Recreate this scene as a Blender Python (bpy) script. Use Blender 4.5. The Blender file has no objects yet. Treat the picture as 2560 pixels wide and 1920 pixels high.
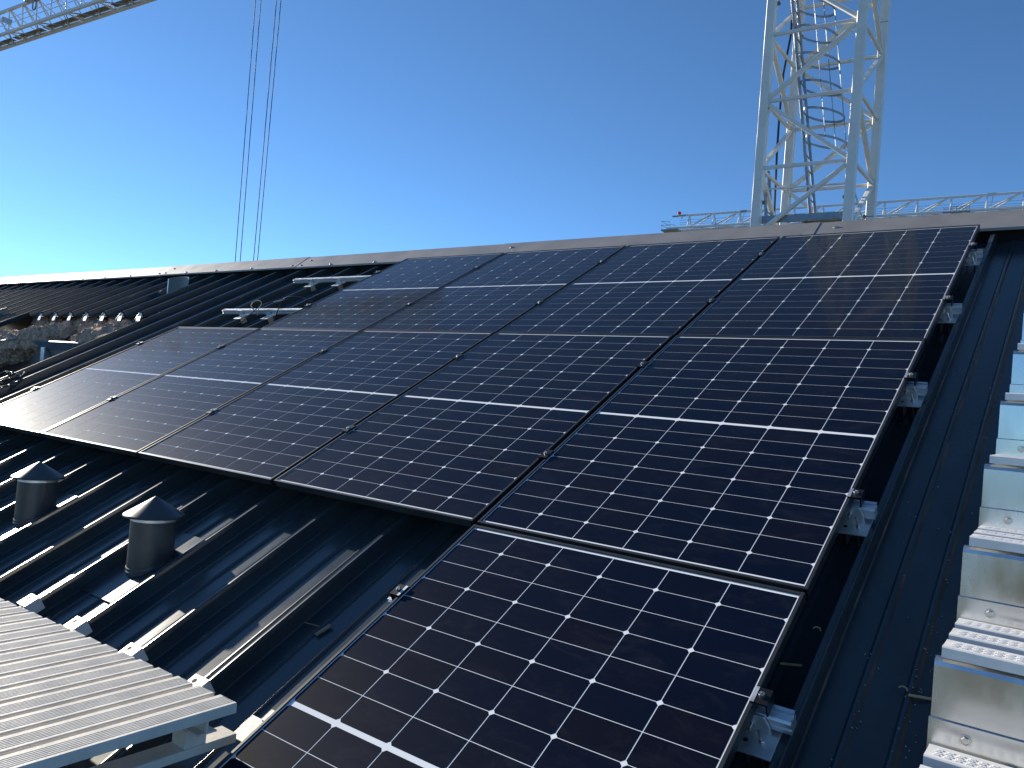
import bpy, bmesh, math, random
from mathutils import Vector, Matrix, noise
random.seed(7)
S = bpy.context.scene
COL = S.collection
TH = math.radians(29.132)                       # roof pitch
MR = Matrix.Rotation(TH, 4, 'X')                # roof frame: u along the ridge, v up the slope, w off the roof
def RW(u, v, w): return MR @ Vector((u, v, w))

# ------------------------------------------------------------------ camera
cam = bpy.data.cameras.new('camera'); camo = bpy.data.objects.new('camera', cam); COL.objects.link(camo)
CP = Vector((1.71427605, -2.17077438, 0.43121852))
cr = Vector((0.80140867, 0.59238157, 0.082633)); cu = Vector((-0.05297515, -0.06731227, 0.99632459)); cf = Vector((-0.59576654, 0.80284066, 0.02256314))
m = Matrix.Identity(4)
for i in range(3): m[i][0] = cr[i]; m[i][1] = cu[i]; m[i][2] = -cf[i]; m[i][3] = CP[i]
camo.matrix_world = m
cam.sensor_width = 36; cam.lens = 1956.1557 / 2560 * 36; cam.clip_start = 0.05; cam.clip_end = 6000
S.camera = camo
# ------------------------------------------------------------------ light
SUN = Vector((-0.9334, 0.0798, 0.3498)).normalized()
w = bpy.data.worlds.new("World"); S.world = w; w.use_nodes = True
nt = w.node_tree
sky = nt.nodes.new('ShaderNodeTexSky'); sky.sky_type = 'NISHITA'; sky.sun_disc = False
sky.sun_elevation = math.asin(SUN.z); sky.sun_rotation = math.atan2(SUN.x, SUN.y)
sky.altitude = 50; sky.air_density = 0.5; sky.dust_density = 0.02; sky.ozone_density = 3.0
wb = nt.nodes.new('ShaderNodeMix'); wb.data_type = 'RGBA'; wb.blend_type = 'MULTIPLY'; wb.inputs[0].default_value = 1; wb.inputs[7].default_value = (0.615, 0.82, 0.88, 1)   # one white balance for the whole sky
nt.links.new(sky.outputs[0], wb.inputs[6]); nt.links.new(wb.outputs[2], nt.nodes['Background'].inputs[0]); nt.nodes['Background'].inputs[1].default_value = 0.115
sl = bpy.data.lights.new('sun', 'SUN'); sl.energy = 5.0; sl.angle = math.radians(0.53); sl.color = (1, 0.91, 0.76)
so = bpy.data.objects.new('sun', sl); COL.objects.link(so); so.rotation_euler = SUN.to_track_quat('Z', 'Y').to_euler()
S.view_settings.view_transform = 'Standard'; S.view_settings.look = 'None'; S.view_settings.gamma = 1
S.view_settings.use_curve_mapping = False; S.view_settings.exposure = 1.0

# ------------------------------------------------------------------ materials
def mat(name, col, rough=0.5, metal=0.0, spec=0.5, bump=None, var=0.0, vscale=4.0, coat=0.0, rvar=0.0, stretch=(1, 1, 1), rust=None, dust=None, em=None):
    M = bpy.data.materials.new(name); M.use_nodes = True
    n = M.node_tree.nodes; l = M.node_tree.links; b = n['Principled BSDF']
    b.inputs['Base Color'].default_value = (*col, 1); b.inputs['Roughness'].default_value = rough
    b.inputs['Metallic'].default_value = metal; b.inputs['Specular IOR Level'].default_value = spec
    b.inputs['Coat Weight'].default_value = coat; b.inputs['Coat Roughness'].default_value = 0.06
    tc = n.new('ShaderNodeTexCoord'); geo = n.new('ShaderNodeNewGeometry')
    mp = n.new('ShaderNodeMapping'); mp.inputs['Scale'].default_value = stretch; mp.inputs['Rotation'].default_value = (-TH, 0, 0)
    l.new(geo.outputs['Position'], mp.inputs['Vector'])
    csock = None
    if var or rvar:
        t = n.new('ShaderNodeTexNoise'); t.inputs['Scale'].default_value = vscale; t.inputs['Detail'].default_value = 6; t.inputs['Roughness'].default_value = 0.65
        l.new(mp.outputs[0], t.inputs['Vector'])
        if var:
            r = n.new('ShaderNodeValToRGB'); r.color_ramp.elements[0].position = 0.3; r.color_ramp.elements[1].position = 0.72
            r.color_ramp.elements[0].color = (*[c * (1 - var) for c in col], 1); r.color_ramp.elements[1].color = (*[min(1, c * (1 + var)) for c in col], 1)
            l.new(t.outputs['Fac'], r.inputs['Fac']); csock = r.outputs[0]
        if rvar:
            mr = n.new('ShaderNodeMapRange'); mr.inputs[1].default_value = 0.25; mr.inputs[2].default_value = 0.75
            mr.inputs[3].default_value = max(0.02, rough - rvar); mr.inputs[4].default_value = rough + rvar
            l.new(t.outputs['Fac'], mr.inputs[0]); l.new(mr.outputs[0], b.inputs['Roughness'])
    if rust or dust:
        amt, rc, sc, lo = rust or dust
        t2 = n.new('ShaderNodeTexNoise'); t2.inputs['Scale'].default_value = sc; t2.inputs['Detail'].default_value = 8; t2.inputs['Roughness'].default_value = 0.7
        l.new(mp.outputs[0], t2.inputs['Vector'])
        r2 = n.new('ShaderNodeMapRange'); r2.inputs[1].default_value = lo; r2.inputs[2].default_value = lo + 0.18; r2.inputs[3].default_value = 0; r2.inputs[4].default_value = amt
        l.new(t2.outputs['Fac'], r2.inputs[0])
        mx = n.new('ShaderNodeMix'); mx.data_type = 'RGBA'; l.new(r2.outputs[0], mx.inputs[0])
        if csock: l.new(csock, mx.inputs[6])
        else: mx.inputs[6].default_value = (*col, 1)
        mx.inputs[7].default_value = (*rc, 1); csock = mx.outputs[2]
    if csock: l.new(csock, b.inputs['Base Color'])
    if bump:
        sc, st, det = bump
        tb = n.new('ShaderNodeTexNoise'); tb.inputs['Scale'].default_value = sc; tb.inputs['Detail'].default_value = det
        l.new(mp.outputs[0], tb.inputs['Vector'])
        bp = n.new('ShaderNodeBump'); bp.inputs['Strength'].default_value = st; bp.inputs['Distance'].default_value = 0.01
        l.new(tb.outputs['Fac'], bp.inputs['Height']); l.new(bp.outputs[0], b.inputs['Normal'])
    if em: b.inputs['Emission Color'].default_value = (*em, 1); b.inputs['Emission Strength'].default_value = 1
    return M

M_roof = mat('roof_paint', (0.032, 0.043, 0.049), 0.225, 0, 0.5, bump=(2.2, 0.10, 2), var=0.25, vscale=5, rvar=0.05, stretch=(1, 0.35, 1), dust=(0.10, (0.22, 0.21, 0.19), 9, 0.60))
M_cap = mat('ridge_paint', (0.20, 0.196, 0.196), 0.42, 0, 0.5, bump=(3, 0.05, 2), var=0.15, rvar=0.05)
M_vent = mat('vent_paint', (0.045, 0.050, 0.054), 0.36, 0, 0.5, var=0.2, vscale=9, rvar=0.06)
M_frame = mat('black_anodised', (0.045, 0.046, 0.050), 0.36, 0.5, 0.5, var=0.2, vscale=20)
M_back = mat('white_backsheet', (0.74, 0.77, 0.80), 0.11, 0, 0.5, rvar=0.05, vscale=3)
M_alu = mat('mill_aluminium', (0.66, 0.68, 0.70), 0.40, 0.8, 0.5, var=0.12, vscale=14, rvar=0.1)
M_plank = mat('anodised_plank', (0.64, 0.605, 0.535), 0.42, 0.0, 0.5, var=0.10, vscale=12, rvar=0.06, bump=(120, 0.08, 2))
M_tread = mat('tread_aluminium', (0.76, 0.75, 0.73), 0.40, 0.15, 0.5, var=0.08, vscale=20, rvar=0.06)
M_dash = mat('tread_dimple', (0.30, 0.30, 0.31), 0.6, 0.3, 0.5, var=0.1, vscale=30)
M_riser = mat('brushed_plate', (0.74, 0.75, 0.74), 0.22, 0.95, 0.5, var=0.16, vscale=7, rvar=0.13, bump=(3.5, 0.16, 4), stretch=(1, 1, 0.4))
M_crane = mat('crane_white', (0.74, 0.72, 0.67), 0.42, 0, 0.5, var=0.08, vscale=3, rust=(0.8, (0.22, 0.12, 0.06), 5, 0.68))
M_jib = mat('jib_white', (0.66, 0.67, 0.67), 0.45, 0, 0.5, var=0.10, vscale=1.2)
M_galv = mat('galvanised_steel', (0.25, 0.28, 0.31), 0.42, 0.7, 0.5, var=0.3, vscale=9, rvar=0.1)
M_grate = mat('platform_steel', (0.20, 0.19, 0.17), 0.55, 0.5, 0.5, var=0.2, vscale=8)
M_rope = mat('steel_rope', (0.04, 0.045, 0.055), 0.7, 0.0, 0.2)
M_cable = mat('black_cable', (0.012, 0.012, 0.013), 0.28, 0, 0.5)
M_black = mat('black_clamp', (0.018, 0.018, 0.020), 0.36, 0.6, 0.5, var=0.2, vscale=30)
M_bolt = mat('bolt_steel', (0.60, 0.58, 0.54), 0.28, 1.0, 0.5)
M_brass = mat('clamp_metal', (0.46, 0.42, 0.36), 0.35, 0.9, 0.5)
M_insul = mat('glass_wool', (0.46, 0.32, 0.235), 0.95, 0, 0.1, var=0.5, vscale=22, bump=(26, 1.0, 8), stretch=(1, 1, 0.45))
M_foil = mat('blue_foil', (0.30, 0.38, 0.44), 0.35, 0.3, 0.5, var=0.2, vscale=10, bump=(9, 0.5, 4))
M_purlin = mat('shade_painted_purlin', (0.11, 0.16, 0.20), 0.45, 0.2, 0.5, var=0.12)  # blue-grey paint, darkened in the colour to stand in for shade in the hole
M_lining = mat('grey_lining', (0.24, 0.24, 0.25), 0.7, 0, 0.4, var=0.15, vscale=3)
M_dark = mat('dark_closure', (0.012, 0.012, 0.013), 0.8, 0, 0.3)
M_teal = mat('teal_flashing', (0.055, 0.09, 0.095), 0.35, 0, 0.5, var=0.1)
M_tab = mat('green_grey_sheet', (0.10, 0.125, 0.12), 0.4, 0, 0.5, var=0.15)
M_wall = mat('wall_cladding', (0.28, 0.27, 0.25), 0.6, 0, 0.4, var=0.1, vscale=1)
M_ground = mat('site_ground', (0.13, 0.13, 0.105), 0.95, 0, 0.2, var=0.5, vscale=0.06, dust=(0.7, (0.05, 0.085, 0.025), 0.03, 0.45))
M_red = mat('red_beacon', (0.65, 0.03, 0.04), 0.3, 0, 0.5)
M_straw = mat('straw', (0.55, 0.42, 0.22), 0.6, 0, 0.3, var=0.2, vscale=40)
M_swarf = mat('metal_swarf', (0.55, 0.57, 0.58), 0.35, 0.6, 0.5)
M_twig = mat('brown_offcut', (0.28, 0.20, 0.13), 0.7, 0, 0.3)
M_sign = mat('jib_plate', (0.42, 0.42, 0.38), 0.5, 0, 0.5, var=0.5, vscale=1.6)

def cell_mat():
    M = bpy.data.materials.new('silicon_cell'); M.use_nodes = True
    n = M.node_tree.nodes; l = M.node_tree.links; b = n['Principled BSDF']
    oi = n.new('ShaderNodeObjectInfo'); r = n.new('ShaderNodeValToRGB')
    e = r.color_ramp.elements
    e[0].position = 0; e[0].color = (0.0008, 0.0035, 0.0150, 1); e[1].position = 1; e[1].color = (0.0030, 0.0036, 0.0110, 1)
    k = e.new(0.6); k.color = (0.0012, 0.0038, 0.0140, 1)
    l.new(oi.outputs['Random'], r.inputs['Fac'])
    geo = n.new('ShaderNodeNewGeometry'); mp = n.new('ShaderNodeMapping'); mp.inputs['Rotation'].default_value = (-TH, 0, 0.5); mp.inputs['Scale'].default_value = (1, 2.6, 1)
    l.new(geo.outputs['Position'], mp.inputs['Vector'])
    # dust film and smears left by hands and rain
    t = n.new('ShaderNodeTexNoise'); t.inputs['Scale'].default_value = 6.5; t.inputs['Detail'].default_value = 10; t.inputs['Roughness'].default_value = 0.74; t.inputs['Distortion'].default_value = 0.7
    l.new(mp.outputs[0], t.inputs['Vector'])
    mr = n.new('ShaderNodeMapRange'); mr.inputs[1].default_value = 0.50; mr.inputs[2].default_value = 0.82; mr.inputs[3].default_value = 0.001; mr.inputs[4].default_value = 0.06
    l.new(t.outputs['Fac'], mr.inputs[0])
    mx = n.new('ShaderNodeMix'); mx.data_type = 'RGBA'; l.new(mr.outputs[0], mx.inputs[0]); l.new(r.outputs[0], mx.inputs[6]); mx.inputs[7].default_value = (0.19, 0.18, 0.17, 1)
    l.new(mx.outputs[2], b.inputs['Base Color'])
    rr = n.new('ShaderNodeMapRange'); rr.inputs[1].default_value = 0.3; rr.inputs[2].default_value = 0.8; rr.inputs[3].default_value = 0.045; rr.inputs[4].default_value = 0.11
    l.new(t.outputs['Fac'], rr.inputs[0]); l.new(rr.outputs[0], b.inputs['Roughness'])
    b.inputs['Specular IOR Level'].default_value = 0.09
    b.inputs['Sheen Weight'].default_value = 0.03; b.inputs['Sheen Roughness'].default_value = 0.26; b.inputs['Sheen Tint'].default_value = (0.74, 0.88, 1, 1)   # dust film seen at a grazing angle
    b.inputs['Coat Weight'].default_value = 0.085; b.inputs['Coat Roughness'].default_value = 0.45   # grime scattering the low sun forward
    return M
M_cell = cell_mat()

# ------------------------------------------------------------------ mesh helpers
class MB:
    def __init__(s): s.v = []; s.f = []
    def add(s, vs, fs):
        o = len(s.v); s.v += [tuple(p) for p in vs]; s.f += [tuple(i + o for i in f) for f in fs]; return s
    def box(s, a, b, mx=None):
        x0, y0, z0 = a; x1, y1, z1 = b
        vs = [Vector(p) for p in ((x0,y0,z0),(x1,y0,z0),(x1,y1,z0),(x0,y1,z0),(x0,y0,z1),(x1,y0,z1),(x1,y1,z1),(x0,y1,z1))]
        if mx: vs = [mx @ p for p in vs]
        return s.add(vs, [(3,2,1,0),(4,5,6,7),(0,1,5,4),(1,2,6,5),(2,3,7,6),(3,0,4,7)])
    def extrude(s, prof, p0, ax, n1, n2, length, caps=True, closed=True):
        """profile of (a, b) pairs in the plane n1, n2, swept along ax from p0"""
        p0 = Vector(p0); ax = Vector(ax).normalized(); n1 = Vector(n1); n2 = Vector(n2); k = len(prof)
        A = [p0 + n1 * a + n2 * b for a, b in prof]; B = [p + ax * length for p in A]
        fs = [(i, (i + 1) % k, k + (i + 1) % k, k + i) for i in range(k if closed else k - 1)]
        if caps and closed: fs += [tuple(reversed(range(k))), tuple(range(k, 2 * k))]
        return s.add(A + B, fs)
    def bar(s, p, q, wd, ht=None, up=(0, 0, 1), ch=0.12):
        p = Vector(p); q = Vector(q); d = (q - p); L = d.length; d.normalize(); up = Vector(up)
        if abs(d.dot(up)) > 0.98: up = Vector((0, 1, 0))
        a = d.cross(up).normalized(); b = a.cross(d).normalized(); ht = ht or wd
        x, y = wd / 2, ht / 2; c = ch * min(wd, ht)
        return s.extrude([(-x, -y+c), (-x+c, -y), (x-c, -y), (x, -y+c), (x, y-c), (x-c, y), (-x+c, y), (-x, y-c)], p, d, a, b, L)
    def angle(s, p, q, wd, th, a, b):
        """L-section member whose flanges point along a and b"""
        p = Vector(p); q = Vector(q); d = q - p
        return s.extrude([(0, 0), (wd, 0), (wd, th), (th, th), (th, wd), (0, wd)], p, d, a, b, d.length)
    def tube(s, pts, r, n=8, closed=False, caps=True):
        pts = [Vector(p) for p in pts]; k = len(pts); rings = []
        ref = None
        for i, p in enumerate(pts):
            d = (pts[(i + 1) % k] - pts[i - 1]) if closed else (pts[min(i + 1, k - 1)] - pts[max(i - 1, 0)])
            d.normalize()
            if ref is None: ref = d.orthogonal().normalized()
            ref = (ref - d * ref.dot(d)).normalized(); b = d.cross(ref)
            rr = r[i] if isinstance(r, (list, tuple)) else r
            rings.append([p + (ref * math.cos(t) + b * math.sin(t)) * rr for t in [2 * math.pi * j / n for j in range(n)]])
        vs = [p for ri in rings for p in ri]; fs = []
        for i in range(k if closed else k - 1):
            j = (i + 1) % k
            fs += [(i*n + a, i*n + (a+1) % n, j*n + (a+1) % n, j*n + a) for a in range(n)]
        if caps and not closed: fs += [tuple(reversed(range(n))), tuple(range((k-1)*n, k*n))]
        return s.add(vs, fs)
    def lathe(s, prof, c, ax=(0, 0, 1), n=32):
        c = Vector(c); ax = Vector(ax).normalized(); a = ax.orthogonal().normalized(); b = ax.cross(a); k = len(prof)
        vs = [c + ax * z + (a * math.cos(t) + b * math.sin(t)) * r for r, z in prof for t in [2*math.pi*j/n for j in range(n)]]
        fs = [(i*n + j, i*n + (j+1) % n, (i+1)*n + (j+1) % n, (i+1)*n + j) for i in range(k-1) for j in range(n)]
        return s.add(vs, fs)
    def hexbolt(s, c, ax, r, h):
        return s.lathe([(0.0001, 0), (r, 0), (r, h*0.8), (r*0.8, h), (0.0001, h)], c, ax, 6)
    def mesh(s, name, m, smooth=False):
        me = bpy.data.meshes.new(name); me.from_pydata(s.v, [], s.f)
        bm = bmesh.new(); bm.from_mesh(me); bmesh.ops.recalc_face_normals(bm, faces=bm.faces); bm.to_mesh(me); bm.free()
        me.materials.append(m)
        if smooth:
            for p in me.polygons: p.use_smooth = True
            me.set_sharp_from_angle(angle=math.radians(24))
        return me
    def build(s, name, m, parent=None, smooth=False, bevel=0):
        o = bpy.data.objects.new(name, s.mesh(name, m, smooth)); COL.objects.link(o)
        if parent: o.parent = parent
        if bevel:
            md = o.modifiers.new('bevel', 'BEVEL'); md.width = bevel; md.segments = 2; md.limit_method = 'ANGLE'
        return o
def tag(o, label, cat, group=None):
    o['label'] = label; o['category'] = cat
    if group: o['group'] = group
    return o
def thing(name, label, cat, loc=(0, 0, 0), rot=(0, 0, 0), group=None):
    o = bpy.data.objects.new(name, None); COL.objects.link(o); o.location = loc; o.rotation_euler = rot
    o.empty_display_size = 0.2
    return tag(o, label, cat, group)
def rthing(name, label, cat, u, v, w_, group=None): return thing(name, label, cat, RW(u, v, w_), (TH, 0, 0), group)
def inst(me, name, parent, loc=(0, 0, 0), rot=(0, 0, 0)):
    o = bpy.data.objects.new(name, me); COL.objects.link(o); o.parent = parent; o.location = loc; o.rotation_euler = rot
    return o
def copy_tree(o, parent=None):
    c = o.copy(); COL.objects.link(c)
    if parent: c.parent = parent
    for ch in [x for x in bpy.data.objects if x.parent == o]: copy_tree(ch, c)
    return c
UPR = Vector((0, math.sin(TH), math.cos(TH)))   # world up in roof coordinates
YR = Vector((0, math.cos(TH), -math.sin(TH)))   # level, into the ridge, in roof coordinates

# ------------------------------------------------------------------ ground and building
g = MB(); N = 40; R_ = 2500
g.add([(-R_, -R_, -9), (R_, -R_, -9), (R_, R_, -9), (-R_, R_, -9)], [(0, 1, 2, 3)])
go = g.build('ground', M_ground); go['kind'] = 'structure'

WP, WC = -0.153, -0.089
RIDGE_V = 3.80
PITCH0 = 0.4075
def rib(n): return 1.195 - PITCH0 * n if n <= 4 else (1.195 - 4 * PITCH0) - 0.3945 * (n - 4)
roof = thing('roof_building', 'long building with dark ribbed metal roof, ridge capping and a hole cut at far left', 'building', (0, 0, 0), (TH, 0, 0))
V0, V1 = -4.6, 3.72
VCUT = 2.33
def sheet_profile(P):
    h = WC - WP; q = []
    q += [(0.000, h - 0.006), (0.008, h - 0.006), (0.0125, h - 0.012), (0.0145, 0.004), (0.0185, 0)]
    for k in (1, 2, 3):
        c = P * k / 4
        q += [(c - 0.013, 0), (c - 0.006, 0.0066), (c, 0.0080), (c + 0.006, 0.0066), (c + 0.013, 0)]
    q += [(P - 0.0215, 0), (P - 0.0175, 0.004), (P - 0.0125, h - 0.006), (P - 0.0115, h - 0.002), (P - 0.0085, h), (P - 0.003, h - 0.0012), (P + 0.003, h - 0.0012), (P + 0.0085, h), (P + 0.0115, h - 0.002), (P + 0.0135, h - 0.014)]
    return q
sheet_cache = {}
def sheet(P, va, vb):
    key = (round(P, 4), va, vb)
    if key not in sheet_cache:
        b = MB(); b.extrude(sheet_profile(P), (0, va, WP), (0, 1, 0), (1, 0, 0), (0, 0, 1), vb - va, caps=False, closed=False)
        sheet_cache[key] = b.mesh('roof_sheet', M_roof, True)
    return sheet_cache[key]
scr = MB(); scr.lathe([(0.0001, 0.010), (0.008, 0.010), (0.009, 0.003), (0.017, 0.002), (0.018, 0)], (0, 0, 0), (0, 0, 1), 10)
scr_me = scr.mesh('roof_screw', M_bolt, True)
for n in range(-6, 46):
    ul, ur = rib(n), rib(n - 1)
    cut = 19 <= n <= 26
    o = inst(sheet(ur - ul, VCUT if cut else V0, V1), 'roof_sheet', roof, (ul, 0, 0))
    if n >= 10: inst(scr_me, 'roof_screw', o, ((ur - ul) * 0.5, 3.42, WP + 0.0067))
    if cut:                                     # upturned, torn ends of the cut sheets
        e = MB(); P = ur - ul
        e.extrude([(0, 0), (P - 0.03, 0), (P - 0.03, 0.002), (0, 0.002)], (0.012, VCUT - 0.01, WP - 0.035), (0, 1, 0), (1, 0, 0), (0, 0, 1), 0.004)
        t = MB(); t.add([(P*0.70, VCUT-0.055, WP-0.030), (P*0.985, VCUT-0.06, WP-0.018), (P*0.99, VCUT-0.002, WC-0.02), (P*0.86, VCUT-0.004, WC-0.004), (P*0.74, VCUT-0.01, WP+0.012)], [(0, 1, 2, 3, 4)])
        t.add([(P*0.76, VCUT-0.075, WP-0.01), (P*0.95, VCUT-0.05, WC-0.026), (P*0.965, VCUT-0.02, WC-0.004)], [(0, 1, 2)])
        t.build('bent_end', M_alu, o)
# ridge capping: lapped lengths, apex at v = 3.80
cap_prof = [(-0.245, -0.052), (-0.238, -0.037), (0, 0), (0.238, -0.165), (0.240, -0.180), (0.236, -0.178), (0.0, -0.006), (-0.236, -0.041), (-0.242, -0.054)]
L = 2.712
for k in range(-1, 9):
    u1 = 0.17 + L - L * k; lift = 0.0035 * (k % 2)
    b = MB(); b.extrude(cap_prof, (u1 - L - 0.03, RIDGE_V, -0.020 + lift), (1, 0, 0), (0, 1, 0), (0, 0, 1), L + 0.012)
    o = b.build('ridge_cap', M_cap, roof)
    for uu, vv in ((0.05, -0.20), (0.10, -0.09), (0.55, -0.215), (1.2, -0.215), (1.9, -0.215), (L - 0.10, -0.20)):
        inst(scr_me, 'cap_screw', o, (u1 - L + uu, RIDGE_V + vv, -0.0195 + lift + vv * 0.155))
cl = MB()
cl.box((-17, 3.60, WP + 0.001), (4, 3.62, -0.062)); cl.build('ridge_closure', M_dark, roof)
bs = MB(); bs.add([Vector((-17, 3.81, WP)), Vector((4, 3.81, WP)), Vector((4, 3.81 + 7 * math.cos(2*TH), WP - 7 * math.sin(2*TH))), Vector((-17, 3.81 + 7 * math.cos(2*TH), WP - 7 * math.sin(2*TH)))], [(0, 1, 2, 3)])
bs.build('rear_roof', M_roof, roof)
# walls and the inside seen through the hole
inv = MR.inverted()
wl = MB()
ey, ez = RW(0, V0, WP).y, RW(0, V0, WP).z
py, pz = RW(0, 3.8, WP).y, RW(0, 3.8, WP).z
by = 2 * py - ey
def wb(a, b): wl.box(a, b, inv)
wb((-16.9, ey + 0.1, -9), (3.6, ey + 0.3, ez - 0.05)); wb((-16.9, by - 0.3, -9), (3.6, by - 0.1, ez - 0.1))
for x in (-16.9, 3.4):
    wl.add([inv @ Vector(p) for p in ((x, ey+0.3, -9), (x, by-0.3, -9), (x, by-0.3, ez-0.1), (x, py, pz-0.1), (x, ey+0.3, ez-0.05),
            (x+0.2, ey+0.3, -9), (x+0.2, by-0.3, -9), (x+0.2, by-0.3, ez-0.1), (x+0.2, py, pz-0.1), (x+0.2, ey+0.3, ez-0.05))],
           [(4,3,2,1,0), (5,6,7,8,9), (0,1,6,5), (1,2,7,6), (2,3,8,7), (3,4,9,8), (4,0,5,9)])
wl.build('wall', M_wall, roof)
UO0, UO1 = rib(26), rib(18)
b = MB(); b.extrude([(0, 0), (0.075, 0), (0.075, 0.010), (0.012, 0.010), (0.012, 0.09), (0.030, 0.09), (0.030, 0.10), (0, 0.10)], (UO0 - 1.5, 1.90, -0.385), (1, 0, 0), (0, 1, 0), (0, 0, 1), UO1 - UO0 + 2.5)
b.build('purlin', M_purlin, roof, bevel=0.002)
b = MB(); b.box((UO0 - 1.5, 1.915, -1.25), (UO1 + 1.0, 1.93, -0.39)); b.build('inner_lining', M_lining, roof)
b = MB(); b.box((UO0 - 1.6, -1.0, -1.30), (UO1 + 1.1, 3.3, -1.27)); b.build('ceiling_board', M_lining, roof)
b = MB()
b.box((UO0 - 0.9, 2.75, -1.25), (UO1 + 0.2, 2.77, -0.21)); b.build('batten_wall', M_dark, roof)
b = MB(); b.extrude([(0, 0), (0.09, 0), (0.09, 0.012), (0.012, 0.012), (0.012, 0.11), (0.09, 0.11), (0.09, 0.122), (0, 0.122)], Vector((-7.98, 1.62, -0.80)), UPR, (1, 0, 0), YR, 0.52)
b.build('stud', M_alu, roof)
b = MB(); b.extrude([(0, 0), (0.20, 0), (0.20, 0.012), (0.012, 0.012), (0.012, 0.10), (0, 0.10)], (UO0 - 0.55, 1.0, WC - 0.03), (0, 1, 0), (1, 0, 0), (0, 0, 1), 1.32)
b.build('edge_flashing', M_teal, roof, bevel=0.002)

# loose glass-wool in the hole
def wool(name, label, us, amp, seed, m=M_insul, sub=(36, 10), group='glass wool pieces hanging in the roof hole'):
    """us: list of (u, v, w, rv, rw) stations of a lumpy roll"""
    b = MB(); nu, nv = sub; vs = []
    for i in range(nu):
        t = i / (nu - 1) * (len(us) - 1); k = min(int(t), len(us) - 2); f = t - k
        c = [us[k][j] * (1 - f) + us[k + 1][j] * f for j in range(5)]
        for j in range(nv):
            a = 2 * math.pi * j / nv
            p = Vector((c[0], c[1] + math.cos(a) * c[3], c[2] + math.sin(a) * c[4]))
            q = Vector((p.x * 0.8, p.y, p.z)); s0 = Vector((seed, 0, 0)); s1 = Vector((0, seed, 0))
            d = noise.noise_vector(q * 4.5 + s0) * amp * 0.75 + noise.noise_vector(q * 12 + s1) * amp * 0.5
            d += noise.noise_vector(Vector((q.x * 16, q.y * 34, q.z * 30)) + s1) * amp * 0.42 + noise.noise_vector(Vector((q.x * 40, q.y * 75, q.z * 70)) + s0) * amp * 0.22
            vs.append(p + d)
    fs = [(i*nv + j, i*nv + (j+1) % nv, (i+1)*nv + (j+1) % nv, (i+1)*nv + j) for i in range(nu - 1) for j in range(nv)]
    fs += [tuple(reversed(range(nv))), tuple(range((nu-1)*nv, nu*nv))]
    b.add(vs, fs); o = b.build(name, m, None, True); o.rotation_euler = (TH, 0, 0)
    return tag(o, label, 'insulation', group)
wool('insulation_batt', 'torn brown glass wool hanging under the cut roof edge', [(UO0 - 0.1, 2.44, -0.30, 0.12, 0.09), (-8.1, 2.40, -0.31, 0.16, 0.10), (-7.2, 2.38, -0.33, 0.18, 0.13), (-6.6, 2.36, -0.31, 0.16, 0.10), (UO1 + 0.05, 2.40, -0.31, 0.15, 0.09)], 0.085, 3, sub=(320, 44))
wool('insulation_batt', 'fallen brown glass wool flap lying on the blue purlin', [(-7.65, 2.12, -0.33, 0.05, 0.03), (-7.2, 2.08, -0.30, 0.14, 0.08), (-6.7, 2.10, -0.29, 0.15, 0.09), (-6.2, 2.14, -0.29, 0.12, 0.07), (-5.95, 2.16, -0.29, 0.1, 0.06)], 0.07, 9, sub=(220, 40))
ir = wool('insulation_roll', 'thick rolled glass wool bundle with blue foil at the left of the roof hole', [(-9.7, 1.50, -0.40, 0.20, 0.17), (-9.1, 1.66, -0.37, 0.22, 0.19), (-8.6, 1.86, -0.34, 0.21, 0.17), (-8.15, 2.10, -0.31, 0.17, 0.13), (-7.95, 2.22, -0.30, 0.10, 0.08)], 0.065, 21, sub=(240, 48))
b = MB(); vs = []
for i in range(14):
    for j in range(5):
        p = Vector((-8.95 + i * 0.045, 1.53 + i * 0.026 + j * 0.045 - 0.06, -0.195 - j * 0.004 - abs(i - 6) * 0.004)); vs.append(p + noise.noise_vector(p * 14) * 0.025)
b.add(vs, [(i*5 + j, i*5 + j+1, i*5 + j+6, i*5 + j+5) for i in range(13) for j in range(4)])
b.build('foil_patch', M_foil, ir, True)
# upstanding sheet tab
tb = rthing('sheet_offcut', 'grey-green curved sheet metal offcut standing between roof ribs below the capping', 'sheet metal', -7.02, 3.03, WP)
b = MB(); vs = []
for i in range(9):
    a = i / 8
    p = Vector((a * 0.30, 0.05 * math.sin(a * math.pi * 0.9) + 0.06 * a, 0)); vs += [p, p + UPR * (0.195 - 0.02 * a), p + Vector((0.004, 0.004, 0)), p + Vector((0.004, 0.004, 0)) + UPR * (0.195 - 0.02 * a)]
fs = []
for i in range(8):
    k = i * 4; fs += [(k, k+4, k+5, k+1), (k+2, k+3, k+7, k+6), (k+1, k+5, k+7, k+3)]
fs += [(0, 1, 3, 2), (32, 34, 35, 33)]
b.add(vs, fs); b.build('curved_sheet', M_tab, tb, True)
b = MB(); b.box((-0.014, -0.006, 0), (0.0, 0.010, 0.19), Matrix.Rotation(-TH, 4, 'X')); b.build('folded_edge', M_alu, tb)

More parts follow.
